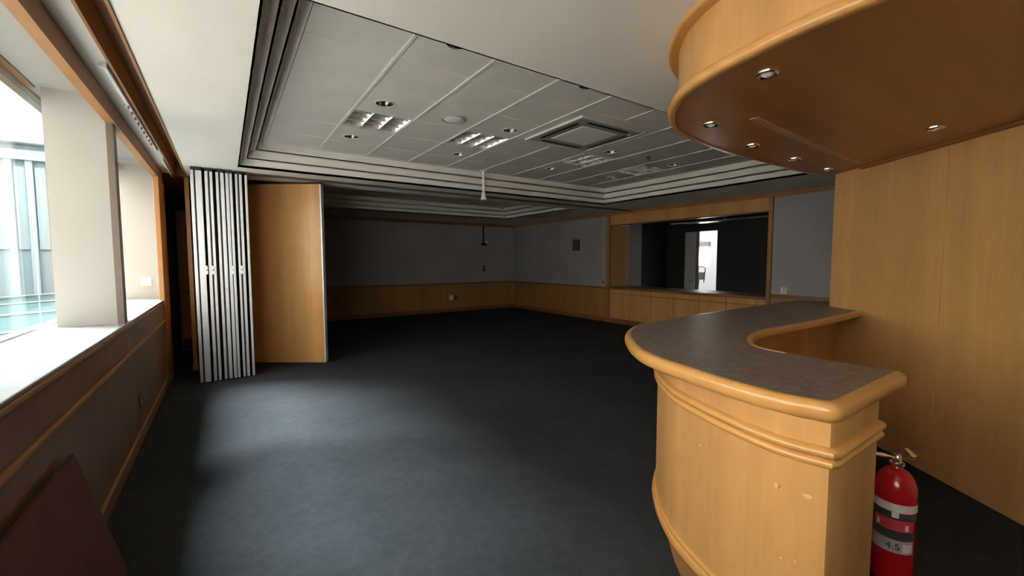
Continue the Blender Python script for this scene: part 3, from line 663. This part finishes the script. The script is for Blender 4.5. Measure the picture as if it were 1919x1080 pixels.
obj('top_moulding', sweep(offset(Cn, .055, side=-Cs), bullnose(ZS-.04, ZS-.002, .06, .005, .016), side=Cs), 'maple_solid', can, True)
tl = [(2.60, 1.290), (2.75, 1.305), (3.2, 1.325), (3.88, 1.35), (4.70, 1.365)]
obj('joint_batten', sweep(spline(tl, 3), [(-.026, ZC+.0035), (-.024, ZC+.001), (.024, ZC+.001), (.026, ZC+.0035)]), 'maple', can)
obj('wall_batten', prisms(wq(-2.3, 1.03, -.035, -.001), ZC-.02, ZC+.008), 'rail', can, bevel=.006)
cl = [((2.03, .958), 'largest chrome spotlight in the canopy underside, nearest the viewer'), ((2.49, 1.49), 'chrome spotlight at the rounded tip of the canopy'), ((3.195, 1.59), 'second chrome spotlight along the far edge of the canopy'),
      ((3.905, 1.60), 'third chrome spotlight along the far edge of the canopy'), ((4.60, 1.61), 'last chrome spotlight at the canopy end by the diagonal wall'), ((3.735, .74), 'single chrome spotlight close to the diagonal maple wall')]
for (x, y), lab in cl:
    t = thing('canopy_spotlight', lab, 'spotlight', (x, y, ZC), 'canopy spotlights')
    obj('bezel', lathes([(.026, .003), (.028, -.004), (.040, -.010), (.047, -.004), (.048, .003)], (x, y, ZC), 24, caps=False), 'brass', t, True)
    obj('lens', lathes([(0, -.014), (.014, -.013), (.024, -.006), (.026, .003)], (x, y, ZC), 20, caps=False), 'tube', t, True)

# ------------------------------------------------------------------ fire extinguisher
ex, ey = 2.705, .600
t = thing('fire_extinguisher', 'red fire extinguisher with white band standing behind the bar end', 'fire extinguisher', (ex, ey, 0))
c = (ex, ey, 0); R = .082
obj('cylinder', lathes([(.0, .006), (R-.012, .0), (R-.004, .008), (R, .02), (R, .470), (R-.002, .495), (R-.009, .522), (R-.021, .546), (R-.037, .565), (.024, .578), (.02, .592)], c, 40), 'red', t, True)
def band(name, z0, z1, a0, a1, mat, dr=.0012):
    return obj(name, lathes([(R+dr, z0), (R+dr, z1)], c, 30, a0=a0, a1=a1, caps=False), mat, t, True)
face = math.atan2(-ey, -ex)       # towards the viewer
band('white_band', 0.386, 0.426, 0, 2*math.pi, 'whitelab')
band('label_upper', 0.350, 0.382, face-1.25, face+1.25, 'bluelab')
band('label_tab', 0.358, 0.386, face-.1, face+.22, 'whitelab', .002)
band('label_panel', 0.293, 0.348, face-1.0, face+1.0, 'redlab')
for d in (-.72, .62): band('label_icon', 0.300, 0.330, face+d-.10, face+d+.10, 'whitelab', .002)
band('label_strip', 0.250, 0.293, face-1.1, face+1.1, 'bluelab')
band('label_plate', 0.183, 0.248, face-1.1, face+1.05, 'greylab')
band('label_patch', 0.193, 0.233, face+.45, face+.95, 'whitelab', .002)
# printed rating on the label
fc = bpy.data.curves.new('rating_text', 'FONT'); fc.body = '4.5'; fc.size = .045; fc.align_x = 'CENTER'; fc.extrude = .0004
fo = bpy.data.objects.new('tmp_text', fc); COL.objects.link(fo); dg = bpy.context.evaluated_depsgraph_get()
me = bpy.data.meshes.new_from_object(fo.evaluated_get(dg)); bpy.data.objects.remove(fo)
for v in me.vertices:
    a = face+.02+v.co.x/R; rr = R+.0016+v.co.z
    v.co = Vector((ex+rr*math.cos(a), ey+rr*math.sin(a), .200+v.co.y))
me.materials.clear(); me.materials.append(M['black'])
o = bpy.data.objects.new('rating_text', me); COL.objects.link(o); o.parent = t; o.matrix_parent_inverse = Matrix.Translation(-t.location)
obj('neck_collar', lathes([(.022, .588), (.030, .592), (.030, .604), (.018, .608)], c, 20), 'chrome', t, True)
rv = Vector((math.cos(YAW), -math.sin(YAW), 0)); fv = Vector((math.sin(YAW), math.cos(YAW), 0)); C0 = Vector(c)
obj('valve_body', lathes([(.018, .604), (.018, .635), (.012, .645)], c, 16), 'chrome', t, True)
v = obj('discharge_nozzle', tubes([C0+Vector((0, 0, .625)), C0-rv*.035+Vector((0, 0, .632)), C0-rv*.06+Vector((0, 0, .638)), C0-rv*.062+Vector((0, 0, .638)), C0-rv*.115+Vector((0, 0, .648))], [.008, .008, .008, .012, .009], 10), 'chrome', t, True)
def lever(z0, z1, l, up_):
    A = C0-rv*.01; bm = bmesh.new()
    P = [(A, .011, z0), (A+rv*l*.5, .012, (z0+z1)/2+up_), (A+rv*l, .010, z1)]
    top_ = []
    for p, w, z in P: top_.append([bm.verts.new((p.x+fv.x*s*w, p.y+fv.y*s*w, z+dz)) for s, dz in ((-1, 0), (1, 0), (1, .006), (-1, .006))])
    for X_, Y_ in zip(top_, top_[1:]):
        for k in range(4): bm.faces.new((X_[k], X_[(k+1) % 4], Y_[(k+1) % 4], Y_[k]))
    bm.faces.new(top_[0]); bm.faces.new(top_[-1][::-1]); return bm
obj('carry_handle', lever(.632, .612, .14, .0), 'maroon', t); obj('squeeze_lever', lever(.648, .668, .13, .006), 'maroon', t)
bm = bmesh.new(); A = C0+rv*.02-fv*.015
vs_ = [bm.verts.new(p) for p in (A+Vector((0, 0, .678)), A+rv*.012+Vector((0, 0, .683)), A+rv*.066+Vector((0, 0, .640)), A+rv*.046+Vector((0, 0, .632)))]
vb = [bm.verts.new(v_.co+fv*.002) for v_ in vs_]; bm.faces.new(vs_); bm.faces.new(vb[::-1])
for k in range(4): bm.faces.new((vs_[k], vs_[(k+1) % 4], vb[(k+1) % 4], vb[k]))
obj('service_tag', bm, 'yellow', t)

# ------------------------------------------------------------------ outside the window
struct('sun_blocker_slab', boxes((-3.0, -1.3, -4, 4.3, 3.40, 3.52)), 'facing', 'thin added slab keeping sun off the nearer window bay')  # unseen slab added to block the sun from the nearer bay
struct('bounce_wall', boxes((-6.4, -6, -16, 14, -1, 6.0)), 'facing', 'tall pale wall added outside to limit sky and bounce daylight in')  # unseen wall added to narrow the sky and reflect light indoors
struct('terrace', boxes((-16, 9, -20, 26, -1.4, -1.2)), 'terrace', 'pale terrace outside the window')
YO = 15.0
b = thing('office_building', 'pale blue office building outside the window', 'building', (-5, YO, -1))
obj('wall', boxes((-9, -1.5, YO+.3, YO+1, -1, 5.2)), 'fac2', b)
obj('upper_storey', boxes((-9, -3.72, YO+.25, YO+.9, 4.75, 7.2)), 'facw', b)
obj('upper_panel', boxes((-3.72, -1.5, YO+.2, YO+.9, 4.75, 7.2)), 'fac2', b)
obj('cornice', boxes((-9, -1.5, YO-.1, YO+.5, 4.42, 4.75)), 'fac', b); obj('cornice', boxes((-9, -1.5, YO+.1, YO+.5, 4.05, 4.28)), 'fac', b)
for x in (-4.7, -4.2, -3.85, -3.5, -3.1): obj('pilaster', boxes((x-.06, x+.06, YO+.18, YO+.32, .5, 4.05)), 'fac', b)
for x0, x1 in ((-4.62, -4.28), (-4.12, -3.93), (-3.77, -3.58)):
    w = obj('window', boxes((x0, x1, YO+.24, YO+.32, 1.9, 3.9)), 'fac', b)
obj('lower_wall', boxes((-9, -1.5, YO-.2, YO+.4, -1, .75)), 'cyan', b)
t = thing('glass_canopy', 'low cyan glass roof outside below the window', 'glass roof', (-3.5, 10, .2))
bm = bmesh.new()
vv = [bm.verts.new(p) for p in ((-6, 5.6, .55), (-1.4, 5.6, .75), (-1.4, 13.5, 1.0), (-6, 13.5, .6), (-6, 5.6, .5), (-1.4, 5.6, .7), (-1.4, 13.5, .95), (-6, 13.5, .55))]
for f in ((0, 1, 2, 3), (7, 6, 5, 4), (0, 4, 5, 1), (1, 5, 6, 2), (2, 6, 7, 3), (3, 7, 4, 0)): bm.faces.new([vv[i] for i in f])
obj('glazing', bm, 'cyan', t)
for y in (7, 9, 11, 13): obj('glazing_bar', tubes([(-6, y, .56+.02*(y-5)), (-1.42, y, .80+.03*(y-5.6))], .02, 6), 'fac', t)
for x in (-5.5, -1.8):
    for y in (6.2, 12.8): obj('post', boxes((x-.05, x+.05, y-.05, y+.05, -1.0, .56)), 'white', t)
